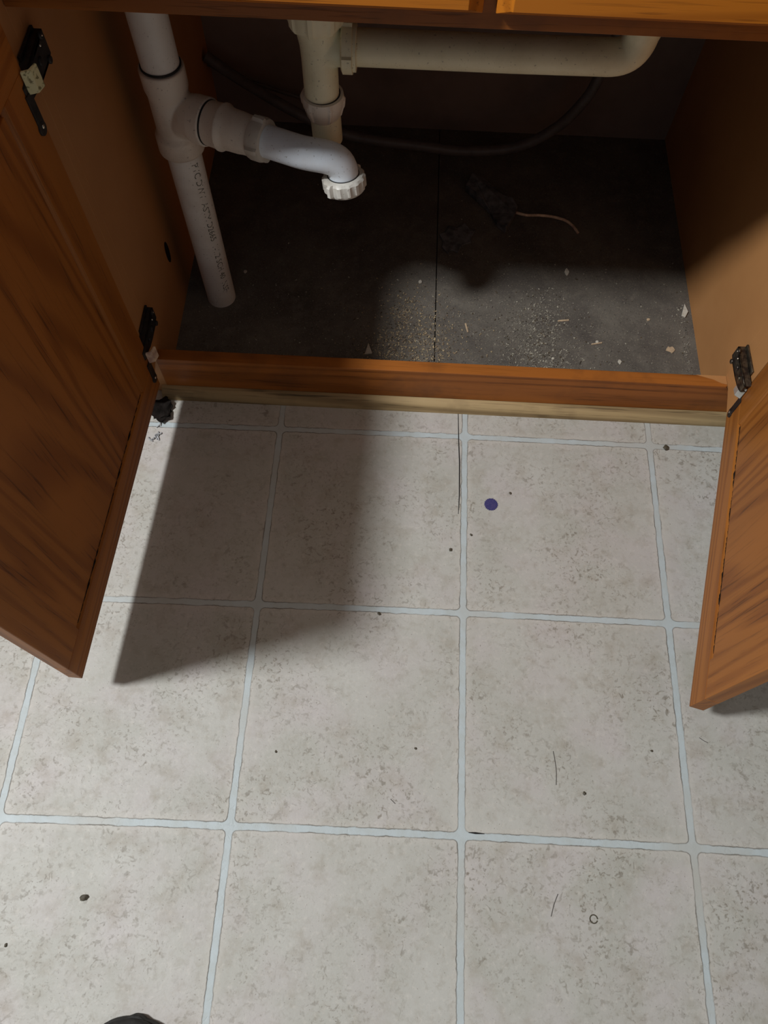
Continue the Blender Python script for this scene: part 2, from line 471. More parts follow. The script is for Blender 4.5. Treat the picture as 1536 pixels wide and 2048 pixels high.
# ---- unseen cabinet-shaped block, added to stop lamp light at the left hinge gap
nb = thing('hinge_light_block', 'added cabinet-shaped block left of the sink cabinet, unseen, stopping lamp light at the hinge gap', 'cabinet', (-0.78, YF, 0))
bm = bmesh.new(); box(bm, -0.22, 0.22, 0.0, 0.60, 0.0005, ZT); obj('body', bm, M['tan'], nb)
bm = bmesh.new(); box(bm, -0.255, 0.2655, -0.0440, -0.0005, 0.055, ZT - 0.01); obj('door', bm, M['oak_v'], nb, bevel=0.001)  # over-thick front slab, sized to shut out the lamp light

# ---- doors
def make_door(hx, hy, fx, fy, mirror, name_label):
    """door local frame: x from hinge edge to free edge, y = towards the cabinet-inner face, z up"""
    W = math.hypot(fx - hx, fy - hy); ang = math.atan2(fy - hy, fx - hx)
    z0, z1 = 0.075, 0.650; T = 0.019; F = 0.052
    s = -1 if mirror else 1       # side of the inner face (seen by the camera)
    bm = bmesh.new()
    yo, yi = (-s * T, 0.0)        # inner face at local y=0, outer at -s*T
    ya, yb = min(yo, yi), max(yo, yi)
    box(bm, 0, F, ya, yb, z0 + F, z1 - F, 0); box(bm, W - F, W, ya, yb, z0 + F, z1 - F, 0)
    # rails run the full width, meeting the stiles on mitred inner corners
    for (za, zb, zi) in ((z0, z0 + F, z0 + F), (z1, z1 - F, z1 - F)):
        prism(bm, [(0, za), (W, za), (W, zi), (0, zi)], 'y', ya, yb, 1)
    # sticking: a small sloped moulding round the panel opening on the inner face
    m = 0.0045; y_top = -s * 0.0006; y_low = -s * 0.0055
    a0, a1, b0, b1 = F, W - F, z0 + F, z1 - F
    outer_ = [(a0, b0), (a1, b0), (a1, b1), (a0, b1)]; inner_ = [(a0 + m, b0 + m), (a1, b0 + m), (a1, b1 - m), (a0 + m, b1 - m)]
    for i in (0, 2, 3):
        p, q, r, t = outer_[i], outer_[(i + 1) % 4], inner_[(i + 1) % 4], inner_[i]
        vs = [bm.verts.new((p[0], y_top, p[1])), bm.verts.new((q[0], y_top, q[1])), bm.verts.new((r[0], y_low, r[1])), bm.verts.new((t[0], y_low, t[1]))]
        vb = [bm.verts.new((v.co.x, -s * 0.010, v.co.z)) for v in vs]
        mi = 1 if i in (0, 2) else 0
        bm.faces.new(vs).material_index = mi; bm.faces.new(vb[::-1]).material_index = mi
        for k in range(4): bm.faces.new([vs[k], vb[k], vb[(k + 1) % 4], vs[(k + 1) % 4]]).material_index = mi
    d = obj('door', bm, [M['oak_v'], M['oak_h']], cab, bevel=0.0009)
    d.location = (hx - OFF.x, hy - OFF.y, 0); d.rotation_euler = (0, 0, ang)
    bm = bmesh.new(); g = 0.0016 + m
    box(bm, a0 + g, a1 + 0.0002, min(-s * 0.0012, -s * 0.015), max(-s * 0.0012, -s * 0.015), b0 + g + 0.0012, b1 - g)
    obj('centre_panel', bm, M['oak_panel'], d, bevel=0.0008)
    bm = bmesh.new()      # dark backing that closes the gap round the panel
    box(bm, a0 - 0.001, a1 + 0.001, min(-s * 0.011, -s * 0.0155), max(-s * 0.011, -s * 0.0155), b0 - 0.001, b1 + 0.001)
    obj('panel_tongue', bm, M['grime'], d)
    bm = bmesh.new()      # dust and grime lying in the lower groove
    rnd = random.Random(3 if mirror else 5)
    x = a0 + 0.01
    while x < a1 - 0.01:
        dx = rnd.uniform(0.0012, 0.006); r = rnd.uniform(0.0008, 0.0024) * (1.5 if rnd.random() < 0.1 else 1)
        bmesh.ops.create_icosphere(bm, subdivisions=1, radius=r, matrix=Matrix.Translation((x, -s * 0.0022, b0 + g + 0.0006)) @ Matrix.Diagonal((2.6, 0.7, 1, 1)))
        x += dx
    obj('groove_grime', bm, M['grime'], d)
    return d, s, ang


doorL, sL, aL = make_door(-0.4863, 0.6342, -0.5096, 0.1678, False, 'left')
doorR, sR, aR = make_door(0.4045, 0.6286, 0.2906, 0.1712, True, 'right')


# ---- hinges: arm on the side panel, clip and cup on the door
def hinge(door, side, z, mat_arm, mat_clip, dy=-0.020, hs=1.0, wsc=1.0, za=0.0):
    """side=-1 left panel, +1 right panel; world-space geometry moved into the door's frame"""
    inv = (Matrix.Translation(door.location + OFF) @ Matrix.Rotation(door.rotation_euler.z, 4, 'Z')).inverted()
    xw = XL if side < 0 else XR
    n = 1.0 if side < 0 else -1.0       # direction out of the panel into the cabinet
    zc = z; z = z + za
    bm = bmesh.new()
    # mounting plate on the panel and the channel-shaped arm over it
    def bx(x0, x1, y0, y1, z0, z1, mi=0):
        xa, xb = xw + n * x0, xw + n * x1
        box(bm, min(xa, xb), max(xa, xb), y0, y1, z0, z1, mi)
    bx(0.0004, 0.0035, 0.689 + dy, 0.738 + dy, z - 0.014, z + 0.016)
    # arm: top web and two flanges, with a stepped end
    ys = [y + dy for y in (0.738, 0.722, 0.700, 0.684, 0.676)] + [0.622]
    ww = [x * wsc for x in (0.0115, 0.0125, 0.0120, 0.0110, 0.0095, 0.0080)]
    hx = [x * hs for x in (0.0150, 0.0165, 0.0165, 0.0155, 0.0140, 0.0125)]
    dz = [0, 0, -0.001, -0.002, -0.003, -0.004]
    for (zs0, zs1, lo_) in ((-1.0, 1.0, 0.0035), (-1.0, -0.72, 0.0115), (0.72, 1.0, 0.0115)):
        rows = []
        for y, wv, h, d_ in zip(ys, ww, hx, dz):
            top = xw + n * h; bot = xw + n * (h - lo_)
            rows.append([bm.verts.new((top, y, z + d_ + wv * zs0)), bm.verts.new((top, y, z + d_ + wv * zs1)),
                         bm.verts.new((bot, y, z + d_ + wv * zs1)), bm.verts.new((bot, y, z + d_ + wv * zs0))])
        for a, b in zip(rows, rows[1:]):
            for i in range(4): bm.faces.new([a[i], a[(i + 1) % 4], b[(i + 1) % 4], b[i]])
        bm.faces.new(rows[0][::-1]); bm.faces.new(rows[-1])
    for yy, zz, rr in ((0.727, 0.013, 0.004), (0.727, -0.012, 0.004), (0.707, 0.0, 0.0045), (0.688, 0.0, 0.0035)):
        lathe(bm, [(0, rr), (0.0022, rr), (0.003, rr * 0.7)], (xw + n * 0.0155 * hs, yy + dy, z + zz), (n, 0, 0), 14)
    bmesh.ops.transform(bm, matrix=inv, verts=bm.verts[:])
    obj('hinge_arm', bm, mat_arm, door, smooth=True, bevel=0.0006)
    for yy, zz in ((0.727, 0.013), (0.716, 0.010)):
        bm = bmesh.new(); bmesh.ops.create_icosphere(bm, subdivisions=2, radius=0.0014, matrix=Matrix.Translation((xw + n * 0.0185 * hs, yy + dy, z + zz)))
        bmesh.ops.transform(bm, matrix=inv, verts=bm.verts[:]); obj('hinge_screw', bm, M['screw'], door, smooth=True)
    # clip plate bridging to the door, then the cup recessed in the door stile
    s = 1 if side < 0 else -1
    z = zc
    bm = bmesh.new()
    p = [(-0.008, s * 0.013), (0.003, s * 0.0105), (0.0075, s * 0.0015), (0.0045, s * 0.0010), (0.001, s * 0.0075), (-0.008, s * 0.0100)]
    prism(bm, p, 'z', z - 0.0135 - 0.002, z + 0.0095 - 0.002)
    obj('hinge_clip', bm, mat_clip, door, bevel=0.0007)
    bm = bmesh.new()
    box(bm, 0.003, 0.015, min(0, s * 0.0022), max(0, s * 0.0022), z - 0.050, z - 0.013)
    lathe(bm, [(0, 0.0072), (0.0026, 0.0070), (0.0030, 0.0050)], (0.010, 0, z - 0.050), (0, s, 0), 20)
    obj('hinge_cup', bm, M['metal_dark'], door, smooth=True, bevel=0.0003)
    for zz in (-0.048,):
        bm = bmesh.new(); bmesh.ops.create_icosphere(bm, subdivisions=2, radius=0.0022, matrix=Matrix.Translation((0.010, s * 0.0030, z + zz)) @ Matrix.Diagonal((1, 0.5, 1, 1)))
        obj('hinge_screw', bm, M['screw'], door, smooth=True)


hinge(doorL, -1, 0.592, M['metal_dark'], M['clip'], -0.038, 0.75, 1.1, -0.010)
hinge(doorL, -1, 0.154, M['metal_dark'], M['copper'], -0.036, 0.75, 1.0, 0.010)
hinge(doorR, +1, 0.143, M['metal'], M['chrome'], -0.050, 0.95, 0.95, 0.014)
hinge(doorR, +1, 0.575, M['metal'], M['chrome'], -0.050, 0.95, 0.95, 0.014)

# ================================================================== DRAIN STACK (pipe, tee, adapter, trap arm)
px, py = -0.432, 0.866
ds = thing('drain_pipe', 'grey-white upright drain pipe with a tee and white trap arm ending in a nut', 'pipe', (px, py, 0.0102))
DO = Vector((px, py, 0.0102))


def dpart(name, bm, m, root, off, **k):
    bmesh.ops.translate(bm, verts=bm.verts[:], vec=-off); return obj(name, bm, m, root, **k)


bm = bmesh.new(); tube(bm, [(px, py, 0.0102), (px, py, 0.345)], 0.0245, 48)
dpart('lower_pipe', bm, M['pvc'], ds, DO, smooth=True, angle=50)
bm = bmesh.new(); tube(bm, [(px, py, 0.435), (px - 0.002, py, ZT - 0.001)], 0.0245, 48)
dpart('upper_pipe', bm, M['pvc'], ds, DO, smooth=True, angle=50)
# sanitary tee, one moulded skin
A = Vector((px, py, 0.385)); B = Vector((-0.386, 0.8505, 0.378)); Cc = Vector((-0.300, 0.8125, 0.384))
bd = Vector((Cc - A)); bd.z = 0.004; bd.normalize()
bm = bmesh.new()
lathe(bm, [(0.0, 0.0312), (0.003, 0.0322), (0.026, 0.0318), (0.033, 0.0275), (0.085, 0.0268), (0.095, 0.0290), (0.119, 0.0293), (0.122, 0.0285)], (px, py, 0.3215), (0, 0, 1), 64)
bc = Vector((px, py, 0.379))
tube(bm, [bc - bd * 0.004 - Vector((0, 0, 0.02)), bc + bd * 0.012 - Vector((0, 0, 0.009)), bc + bd * 0.030, bc + bd * 0.038, bc + bd * 0.056], [0.020, 0.0245, 0.0285, 0.0302, 0.0306], 64)
remesh(bm, 0.0014, M['pvc_fit'], 'pipe_tee', None, 2)
tee = C.objects['pipe_tee']
tee.parent = ds; tee.data.transform(Matrix.Translation(-DO))
for z, r in ((0.3207, 0.0262), (0.4442, 0.0262)):      # dark rings of old primer at the joints
    bm = bmesh.new(); lathe(bm, [(0, r), (0.0022, r)], (px, py, z), (0, 0, 1), 48)
    dpart('joint_ring', bm, M['gasket'], ds, DO, smooth=True)
bm = bmesh.new(); lathe(bm, [(0, 0.0282), (0.003, 0.0282)], bc + bd * 0.0555, bd, 48)
dpart('joint_ring', bm, M['gasket'], ds, DO, smooth=True)
# trap adapter
bm = bmesh.new()
lathe(bm, [(0, 0.0278), (0.018, 0.0284), (0.0205, 0.0300), (0.0225, 0.0300), (0.026, 0.0272), (0.034, 0.0262), (0.048, 0.0258), (0.056, 0.0248), (0.070, 0.0242), (0.080, 0.0236)], bc + bd * 0.058, bd, 48)
dpart('trap_adapter', bm, M['pvc_fit'], ds, DO, smooth=True, angle=60)
bm = bmesh.new()
wing = lambda th, j: 1.0 + (0.14 if (th * 4 / (2 * PI)) % 1.0 < 0.16 and j not in (0,) else 0.0)
lathe(bm, [(0, 0.0262), (0.004, 0.0275), (0.015, 0.0275), (0.019, 0.0262), (0.0195, 0.0205)], bc + bd * 0.124, bd, 72, rfun=wing)
dpart('slip_nut', bm, M['white_nut'], ds, DO, smooth=True, angle=30)
# trap arm: straight run and a bend downwards
p0 = bc + bd * 0.118; p1 = bc + bd * 0.188
e0 = Vector((-0.199, 0.789, 0.360)); e1 = Vector((-0.1965, 0.785, 0.336))
path = [p0, p0.lerp(p1, 0.5), p1] + bez(p1, p1 + bd * 0.034 + Vector((0, 0, 0.001)), e0 + Vector((-0.003, 0.003, 0.026)), e0, 14)[1:] + [e1]
bm = bmesh.new(); tube(bm, path, 0.0203, 44); dpart('trap_arm', bm, M['white'], ds, DO, smooth=True, angle=60)
dn = (e1 - e0).normalized()
bm = bmesh.new()
lathe(bm, [(-0.001, 0.0225), (0, 0.0262), (0.003, 0.0280), (0.016, 0.0280), (0.020, 0.0262), (0.0205, 0.0215), (0.012, 0.0205)], e0 + dn * 0.0035, dn, 84,
      rfun=lambda th, j: 1.0 + (0.045 if j in (2, 3) and (th * 14 / (2 * PI)) % 1.0 < 0.5 else 0.0) + (0.13 if j in (1, 2, 3) and (th * 2 / (2 * PI) + 0.72) % 1.0 < 0.07 else 0.0))
dpart('slip_nut', bm, M['white_nut'], ds, DO, smooth=True, angle=30)
bm = bmesh.new(); lathe(bm, [(0, 0.0213), (0.0012, 0.0216)], e0 + dn * 0.0018, dn, 48)
dpart('joint_ring', bm, M['gasket'], ds, DO, smooth=True)

# faded lettering that runs down the lower pipe
cu = bpy.data.curves.new('pipe_lettering', 'FONT'); cu.body = 'PVC DWV  ASTM D2665  1-1/2 SCH 40  NSF'
cu.size = 0.0150; cu.resolution_u = 2; cu.align_x = 'LEFT'
tmp = bpy.data.objects.new('tmp_text', cu); C.objects.link(tmp)
dg = bpy.context.evaluated_depsgraph_get(); me = bpy.data.meshes.new_from_object(tmp.evaluated_get(dg))
bpy.data.objects.remove(tmp)
xs = [v.co.x for v in me.vertices]; L = max(xs) - min(xs); k_ = 0.262 / L
th0 = math.radians(-44)
R_ = 0.0247
for v in me.vertices:
    s_ = v.co.x * k_; t_ = v.co.y - 0.0055
    a_ = th0 + t_ / R_
    v.co = Vector((R_ * math.cos(a_), R_ * math.sin(a_), 0.300 - s_))
me.materials.append(M['ink'])
o = bpy.data.objects.new('pipe_lettering', me); C.objects.link(o); o.parent = ds

# ================================================================== SINK DRAIN (tailpiece tee and cross tube)
tx, ty = -0.229, 0.842
sd_ = thing('sink_drain_tubing', 'yellowed plastic sink drain: upright tee joined to a long level cross tube', 'pipe', (tx, ty, 0.39))
SO = Vector((tx, ty, 0.39))
bm = bmesh.new(); tube(bm, [(tx - 0.001, ty, 0.56), (tx - 0.002, ty, ZT - 0.001)], 0.019, 40); dpart('tailpiece', bm, M['cream'], sd_, SO, smooth=True)
bm = bmesh.new()
lathe(bm, [(0, 0.0200), (0.001, 0.0218), (0.055, 0.0220), (0.072, 0.0228), (0.092, 0.0262), (0.097, 0.0262)], (tx + 0.002, ty, 0.425), (0, 0, 1), 56)
tube(bm, [(tx - 0.005, ty, 0.4945), (tx + 0.034, ty, 0.4945)], 0.0215, 56)
remesh(bm, 0.0013, M['cream'], 'drain_tee', None, 4)
tee = C.objects['drain_tee']; tee.parent = sd_; tee.data.transform(Matrix.Translation(-SO))
bm = bmesh.new()
lathe(bm, [(0, 0.0235), (0.004, 0.0290), (0.010, 0.0320), (0.030, 0.0325), (0.036, 0.0250)], (tx, ty, 0.517), (0, 0, 1), 80,
      rfun=lambda th, j: 1.0 + (0.05 if j in (1, 2, 3) and (th * 8 / (2 * PI)) % 1 < 0.3 else 0) + (0.10 if j in (2, 3) and (th * 2 / (2 * PI) + 0.02) % 1 < 0.07 else 0))
dpart('slip_nut', bm, M['cream'], sd_, SO, smooth=True, angle=30)
bm = bmesh.new(); tube(bm, [(tx + 0.006, ty + 0.001, 0.366), (tx + 0.004, ty, 0.434)], 0.0198, 44); dpart('lower_tube', bm, M['cream'], sd_, SO, smooth=True)
bm = bmesh.new()
lathe(bm, [(0, 0.0195), (0.004, 0.0222), (0.014, 0.0248), (0.017, 0.0262), (0.026, 0.0270), (0.031, 0.0262), (0.0315, 0.0222)], (tx + 0.003, ty, 0.4020), (0, 0, 1), 80,
      rfun=lambda th, j: 1.0 + (0.07 if j in (1, 2, 3, 4) and (th * 6 / (2 * PI)) % 1 < 0.18 else 0))
dpart('slip_nut', bm, M['pvc_fit'], sd_, SO, smooth=True, angle=30)
bm = bmesh.new(); lathe(bm, [(0, 0.0226), (0.0014, 0.0226)], (tx + 0.003, ty, 0.4325), (0, 0, 1), 44); dpart('joint_ring', bm, M['gasket'], sd_, SO, smooth=True)
bm = bmesh.new()
lathe(bm, [(0, 0.0250), (0.002, 0.0288), (0.0135, 0.0288), (0.0140, 0.0262), (0.018, 0.0262), (0.0185, 0.0208)], (tx + 0.029, ty, 0.4945), (1, 0, 0), 80,
      rfun=lambda th, j: 1.0 + (0.10 if j in (1, 2) and (th * 4 / (2 * PI) + 0.1) % 1 < 0.22 else 0))
dpart('slip_nut', bm, M['cream'], sd_, SO, smooth=True, angle=30)
ex = 0.146
path = [Vector((tx + 0.036, ty, 0.4945)), Vector((0.0, ty, 0.495)), Vector((ex - 0.030, ty, 0.4965))] + bez((ex - 0.030, ty, 0.4965), (ex - 0.006, ty, 0.497), (ex, ty, 0.509), (ex, ty, 0.530), 12)[1:] + [Vector((ex, ty, 0.550))]
bm = bmesh.new(); tube(bm, path, [0.0203] * (len(path) - 2) + [0.0215, 0.0220], 44); dpart('cross_tube', bm, M['cream'], sd_, SO, smooth=True, angle=60)
bm = bmesh.new()
lathe(bm, [(0, 0.0225), (0.002, 0.0285), (0.018, 0.0290), (0.022, 0.0262)], (ex, ty, 0.541), (0, 0, 1), 80,
      rfun=lambda th, j: 1.0 + (0.16 if j in (1, 2) and (th * 3 / (2 * PI) + 0.5) % 1 < 0.1 else 0))
dpart('slip_nut', bm, M['cream'], sd_, SO, smooth=True, angle=30)
bm = bmesh.new(); tube(bm, [(ex, ty, 0.552), (ex, ty, ZT - 0.001)], 0.019, 36); dpart('tailpiece', bm, M['cream'], sd_, SO, smooth=True)

# ---- hose sagging at the back
bm = bmesh.new()
hp = catmull([(0.240, 1.235, 0.62), (0.232, 1.23, 0.42), (0.224, 1.225, 0.29), (0.2085, 1.22, 0.196), (0.195, 1.22, 0.157), (0.165, 1.22, 0.1096), (0.1174, 1.22, 0.0692),
              (0.0634, 1.22, 0.0495), (-0.0129, 1.22, 0.043), (-0.0812, 1.22, 0.0490), (-0.2254, 1.22, 0.066), (-0.33, 1.235, 0.10), (-0.44, 1.27, 0.14), (-0.49, 1.28, 0.17)], 8)
tube(bm, hp, 0.0095, 20)
o = obj('hose', bm, M['hose'], smooth=True); tag(o, 'dark grey hose sagging along the back of the cabinet', 'hose')
bm = bmesh.new()
tube(bm, catmull([(-0.30, 1.285, 0.085), (-0.38, 1.29, 0.105), (-0.46, 1.295, 0.128), (-0.494, 1.30, 0.14)], 6), 0.0035, 12)
o = obj('supply_tube', bm, M['hose'], smooth=True); tag(o, 'thin dark tube along the back wall behind the trap arm', 'tube')

# ================================================================== LOOSE THINGS IN THE CABINET
ZF = 0.0101
# torn dark plastic piece with a curved wire
t = thing('torn_sleeve', 'dusty torn dark plastic sleeve with a curved bare wire, on the cabinet floor', 'scrap', (0.048, 1.115, ZF))
SO2 = Vector((0.048, 1.115, ZF))
bm = bmesh.new()
pl = [(0.000, 1.150), (0.012, 1.178), (0.036, 1.172), (0.060, 1.148), (0.072, 1.128), (0.088, 1.118), (0.098, 1.098), (0.092, 1.078), (0.076, 1.046), (0.060, 1.062), (0.050, 1.088), (0.036, 1.108), (0.018, 1.128)]
prism(bm, pl, 'z', ZF, ZF + 0.012)
for v in bm.verts:
    v.co.z += (0.006 * math.sin(v.co.x * 90) + 0.004) if v.co.z > ZF + 0.006 else 0
dpart('sleeve', bm, M['film'], t, SO2, bevel=0.002)
bm = bmesh.new(); tube(bm, catmull([(0.088, 1.098, ZF + 0.006), (0.115, 1.092, ZF + 0.004), (0.140, 1.094, ZF + 0.003), (0.165, 1.091, ZF + 0.004), (0.190, 1.083, ZF + 0.004), (0.204, 1.070, ZF + 0.003), (0.213, 1.055, ZF + 0.002)], 6), 0.0026, 10)
dpart('wire', bm, M['copper'], t, SO2, smooth=True)
bm = bmesh.new()
pl = [(-0.048, 1.035), (-0.036, 1.041), (-0.030, 1.058), (-0.014, 1.052), (0.000, 1.066), (0.010, 1.052), (0.022, 1.050), (0.013, 1.034), (0.012, 1.018), (-0.004, 1.010), (-0.012, 0.992), (-0.024, 0.998), (-0.030, 0.988), (-0.042, 1.004), (-0.040, 1.018)]
prism(bm, pl, 'z', ZF, ZF + 0.004)
o = obj('plastic_film', bm, M['film'], bevel=0.0015); tag(o, 'faint crumpled dark film lying left of the torn sleeve', 'scrap')


def flake(name, label, cat, pts, h, mat, tilt=0.0, group=None):
    cx = sum(p[0] for p in pts) / len(pts); cy = sum(p[1] for p in pts) / len(pts)
    bm = bmesh.new(); prism(bm, [(p[0] - cx, p[1] - cy) for p in pts], 'z', 0, h)
    for v in bm.verts:
        if v.co.z > h * 0.5: v.co.z += tilt * (v.co.x + 0.02) + random.uniform(0, h * 0.4)
    o = obj(name, bm, mat, bevel=h * 0.2); o.location = (cx, cy, ZF); tag(o, label, cat, group); return o


def blob_pts(cx, cy, r, n=9, sx=1.0, sy=1.0, seed=1, rough=0.35):
    rd = random.Random(seed)
    return [(cx + sx * r * (1 - rough * rd.random()) * math.cos(2 * PI * i / n), cy + sy * r * (1 - rough * rd.random()) * math.sin(2 * PI * i / n)) for i in range(n)]


flake('paper_scrap', 'tan star-shaped paper scrap near the right end of the cabinet floor', 'scrap', blob_pts(0.358, 0.797, 0.0095, 11, seed=4, rough=0.6), 0.0012, M['chip'])
flake('plastic_shard', 'pale pointed shard against the right side panel at the shadow edge', 'scrap', [(0.386, 0.872), (0.394, 0.898), (0.398, 0.880), (0.392, 0.868)], 0.003, M['flake'])
flake('plastic_shard', 'pale triangular shard standing behind the bottom rail near the door shadow edge', 'scrap', [(-0.171, 0.755), (-0.166, 0.779), (-0.158, 0.757)], 0.003, M['flake'])
flake('paint_flake', 'small round white flake right of the crumb patch', 'flake', blob_pts(0.2315, 0.806, 0.0030, 8, seed=6, rough=0.15), 0.0015, M['flake'])
flake('paint_flake', 'white flake just behind the rail at the foot of the right crumb patch', 'flake', blob_pts(0.1525, 0.766, 0.0028, 7, seed=8, rough=0.2), 0.0015, M['flake'])
flake('wood_splinter', 'short pale splinter between the two crumb patches', 'splinter', [(0.0005, 0.832), (0.0035, 0.833), (0.0075, 0.814), (0.005, 0.813)], 0.0012, M['chip'])
flake('wood_splinter', 'thin pale splinter lying level left of the star-shaped scrap', 'splinter', [(0.221, 0.799), (0.2215, 0.8015), (0.240, 0.806), (0.240, 0.8035)], 0.0012, M['chip'])
flake('wood_splinter', 'thin pale splinter at the right edge of the right crumb patch', 'splinter', [(0.165, 0.846), (0.1655, 0.849), (0.185, 0.852), (0.185, 0.849)], 0.0012, M['chip'])
flake('paper_scrap', 'dim grey scrap in the dark behind the right crumb patch', 'scrap', blob_pts(0.187, 0.960, 0.008, 8, 0.6, 1.2, seed=14), 0.0015, M['flake'])
flake('paint_flake', 'tiny pale flake at the shadow edge left of the floor crack', 'flake', blob_pts(-0.080, 0.921, 0.0045, 8, seed=15), 0.0015, M['flake'])
flake('paint_flake', 'pale flake lying in the dark beside the foot of the drain pipe', 'flake', blob_pts(-0.397, 0.925, 0.0035, 8, 1, 1.3, seed=16), 0.0015, M['flake'])
flake('paper_scrap', 'small ragged pale scrap just left of the star-shaped scrap, near the rail', 'scrap', blob_pts(0.268, 0.766, 0.0055, 8, 0.7, 1.2, seed=17, rough=0.5), 0.0012, M['flake'])
flake('paper_scrap', 'tan crumb-like scrap behind the star-shaped scrap', 'scrap', blob_pts(0.326, 0.860, 0.0035, 7, seed=18), 0.0015, M['chip'])


def crumbs(bm, mi, centres, n, seed, smin, smax):
    rd = random.Random(seed)
    for _ in range(n):
        cx, cy, rx, ry = rd.choice(centres)
        if rd.random() < 0.3: rx, ry = rx * 2.0, ry * 1.7
        x = cx + rd.gauss(0, rx); y = cy + rd.gauss(0, ry)
        if not (XL + 0.01 < x < XR - 0.01 and YF + 0.022 < y < YB - 0.05): continue
        s = smin + (smax - smin) * rd.random() ** 2.2; l = s * rd.uniform(1, 2.4) * (2.0 if rd.random() < 0.07 else 1)
        m = Matrix.Translation((x, y, ZF + s * 0.35)) @ Matrix.Rotation(rd.uniform(0, PI), 4, 'Z') @ Matrix.Rotation(rd.uniform(-.3, .3), 4, 'X')
        hs = (l / 2, s / 2, s * 0.35)
        vs = [bm.verts.new(m @ Vector((sx * hs[0] * rd.uniform(.5, 1), sy * hs[1] * rd.uniform(.4, 1), sz * hs[2]))) for sx in (-1, 1) for sy in (-1, 1) for sz in (-1, 1)]
        k = mi if rd.random() < 0.8 else 2
        for f in ((0, 1, 3, 2), (4, 6, 7, 5), (0, 4, 5, 1), (2, 3, 7, 6), (0, 2, 6, 4), (1, 5, 7, 3)): bm.faces.new([vs[i] for i in f]).material_index = k


bm = bmesh.new()
crumbs(bm, 0, [(-0.118, 0.80, 0.022, 0.045), (-0.10, 0.84, 0.02, 0.03), (-0.13, 0.76, 0.02, 0.02), (-0.085, 0.775, 0.03, 0.03), (-0.045, 0.79, 0.02, 0.04)], 3600, 2, 0.0004, 0.0021)
crumbs(bm, 1, [(0.125, 0.80, 0.020, 0.035), (0.150, 0.85, 0.018, 0.030), (0.11, 0.83, 0.03, 0.03), (0.13, 0.765, 0.03, 0.015)], 2400, 3, 0.0004, 0.0021)
crumbs(bm, 1, [(0.05, 0.80, 0.14, 0.06), (0.22, 0.80, 0.08, 0.06), (0.1, 0.95, 0.15, 0.09), (-0.25, 0.85, 0.12, 0.09), (0.39, 0.80, 0.006, 0.07)], 1500, 4, 0.0004, 0.0022)
o = obj('sawdust_crumbs', bm, [M['crumb'], M['crumb_grey'], M['crumb_dark']])
tag(o, 'sawdust and grey crumbs strewn over the dark cabinet floor behind the rail', 'crumbs', kind='stuff')

# ================================================================== THINGS ON THE KITCHEN FLOOR
# blue spot with a toothed rim
bm = bmesh.new(); rd = random.Random(11)
prism(bm, [(0.0102 * (1 + (0.10 if i % 2 else -0.03) * rd.uniform(.5, 1.2)) * math.cos(2 * PI * i / 44), 0.0102 * (1 + (0.10 if i % 2 else -0.03) * rd.uniform(.5, 1.2)) * math.sin(2 * PI * i / 44)) for i in range(44)], 'z', 0, 0.0006)
o = obj('paint_spot', bm, M['blue']); o.location = (0.0444, 0.4874, 0.0001); tag(o, 'round dark blue spot with a ragged rim on the vinyl floor', 'spot')


def pebble(label, x, y, r, seed, mat, name='grit_speck', flat=0.6):
    rd = random.Random(seed); bm = bmesh.new()
    bmesh.ops.create_icosphere(bm, subdivisions=2, radius=r)
    for v in bm.verts:
        v.co *= 1 + rd.uniform(-0.22, 0.22); v.co.z *= flat
        v.co.x *= 1.25
    mz = min(v.co.z for v in bm.verts)
    for v in bm.verts: v.co.z -= mz
    o = obj(name, bm, mat, smooth=True); o.location = (x, y, 0.0001); o.rotation_euler = (0, 0, rd.uniform(0, 3)); tag(o, label, 'speck')


pebble('dark brown crumb on the pale tile nearest the lower left corner', -0.4783, -0.0919, 0.0040, 1, M['speck'])
pebble('dark greenish pebble on the grout line in front of the right end of the cabinet', 0.3321, 0.6049, 0.0042, 2, M['speck'])
pebble('tiny black speck on the tile below the tip of the door shadow', -0.2547, 0.0969, 0.0014, 3, M['speck'])
pebble('tiny brown speck just behind the blue spot', 0.075, 0.5084, 0.0018, 4, M['speck'])
pebble('small black speck left of the middle grout seam, below the blue spot', -0.0188, 0.4065, 0.0022, 5, M['speck'])
pebble('small dark speck just under the grout line right of the shadow', -0.1236, 0.299, 0.0022, 6, M['speck'])
pebble('small dark speck at the right edge of the middle grout seam', 0.0127, 0.4333, 0.0018, 7, M['speck'])
pebble('tiny dark speck on the middle tile left of the seam', -0.0639, 0.1102, 0.0015, 8, M['speck'])
pebble('tiny dark speck high on the tile right of the upright hair', 0.2617, 0.1228, 0.0015, 9, M['speck'])
pebble('small dark speck below the upright hair', 0.1648, 0.063, 0.0020, 10, M['speck'])
pebble('tiny dark speck on the left edge of the floor by the lowest tile', -0.5631, -0.1483, 0.0017, 12, M['speck'])


def hair(label, pts, r=0.00035):
    bm = bmesh.new(); tube(bm, catmull([(x, y, 0.0006) for x, y in pts], 6), r, 6)
    o = obj('hair_strand', bm, M['hair']); tag(o, label, 'hair')


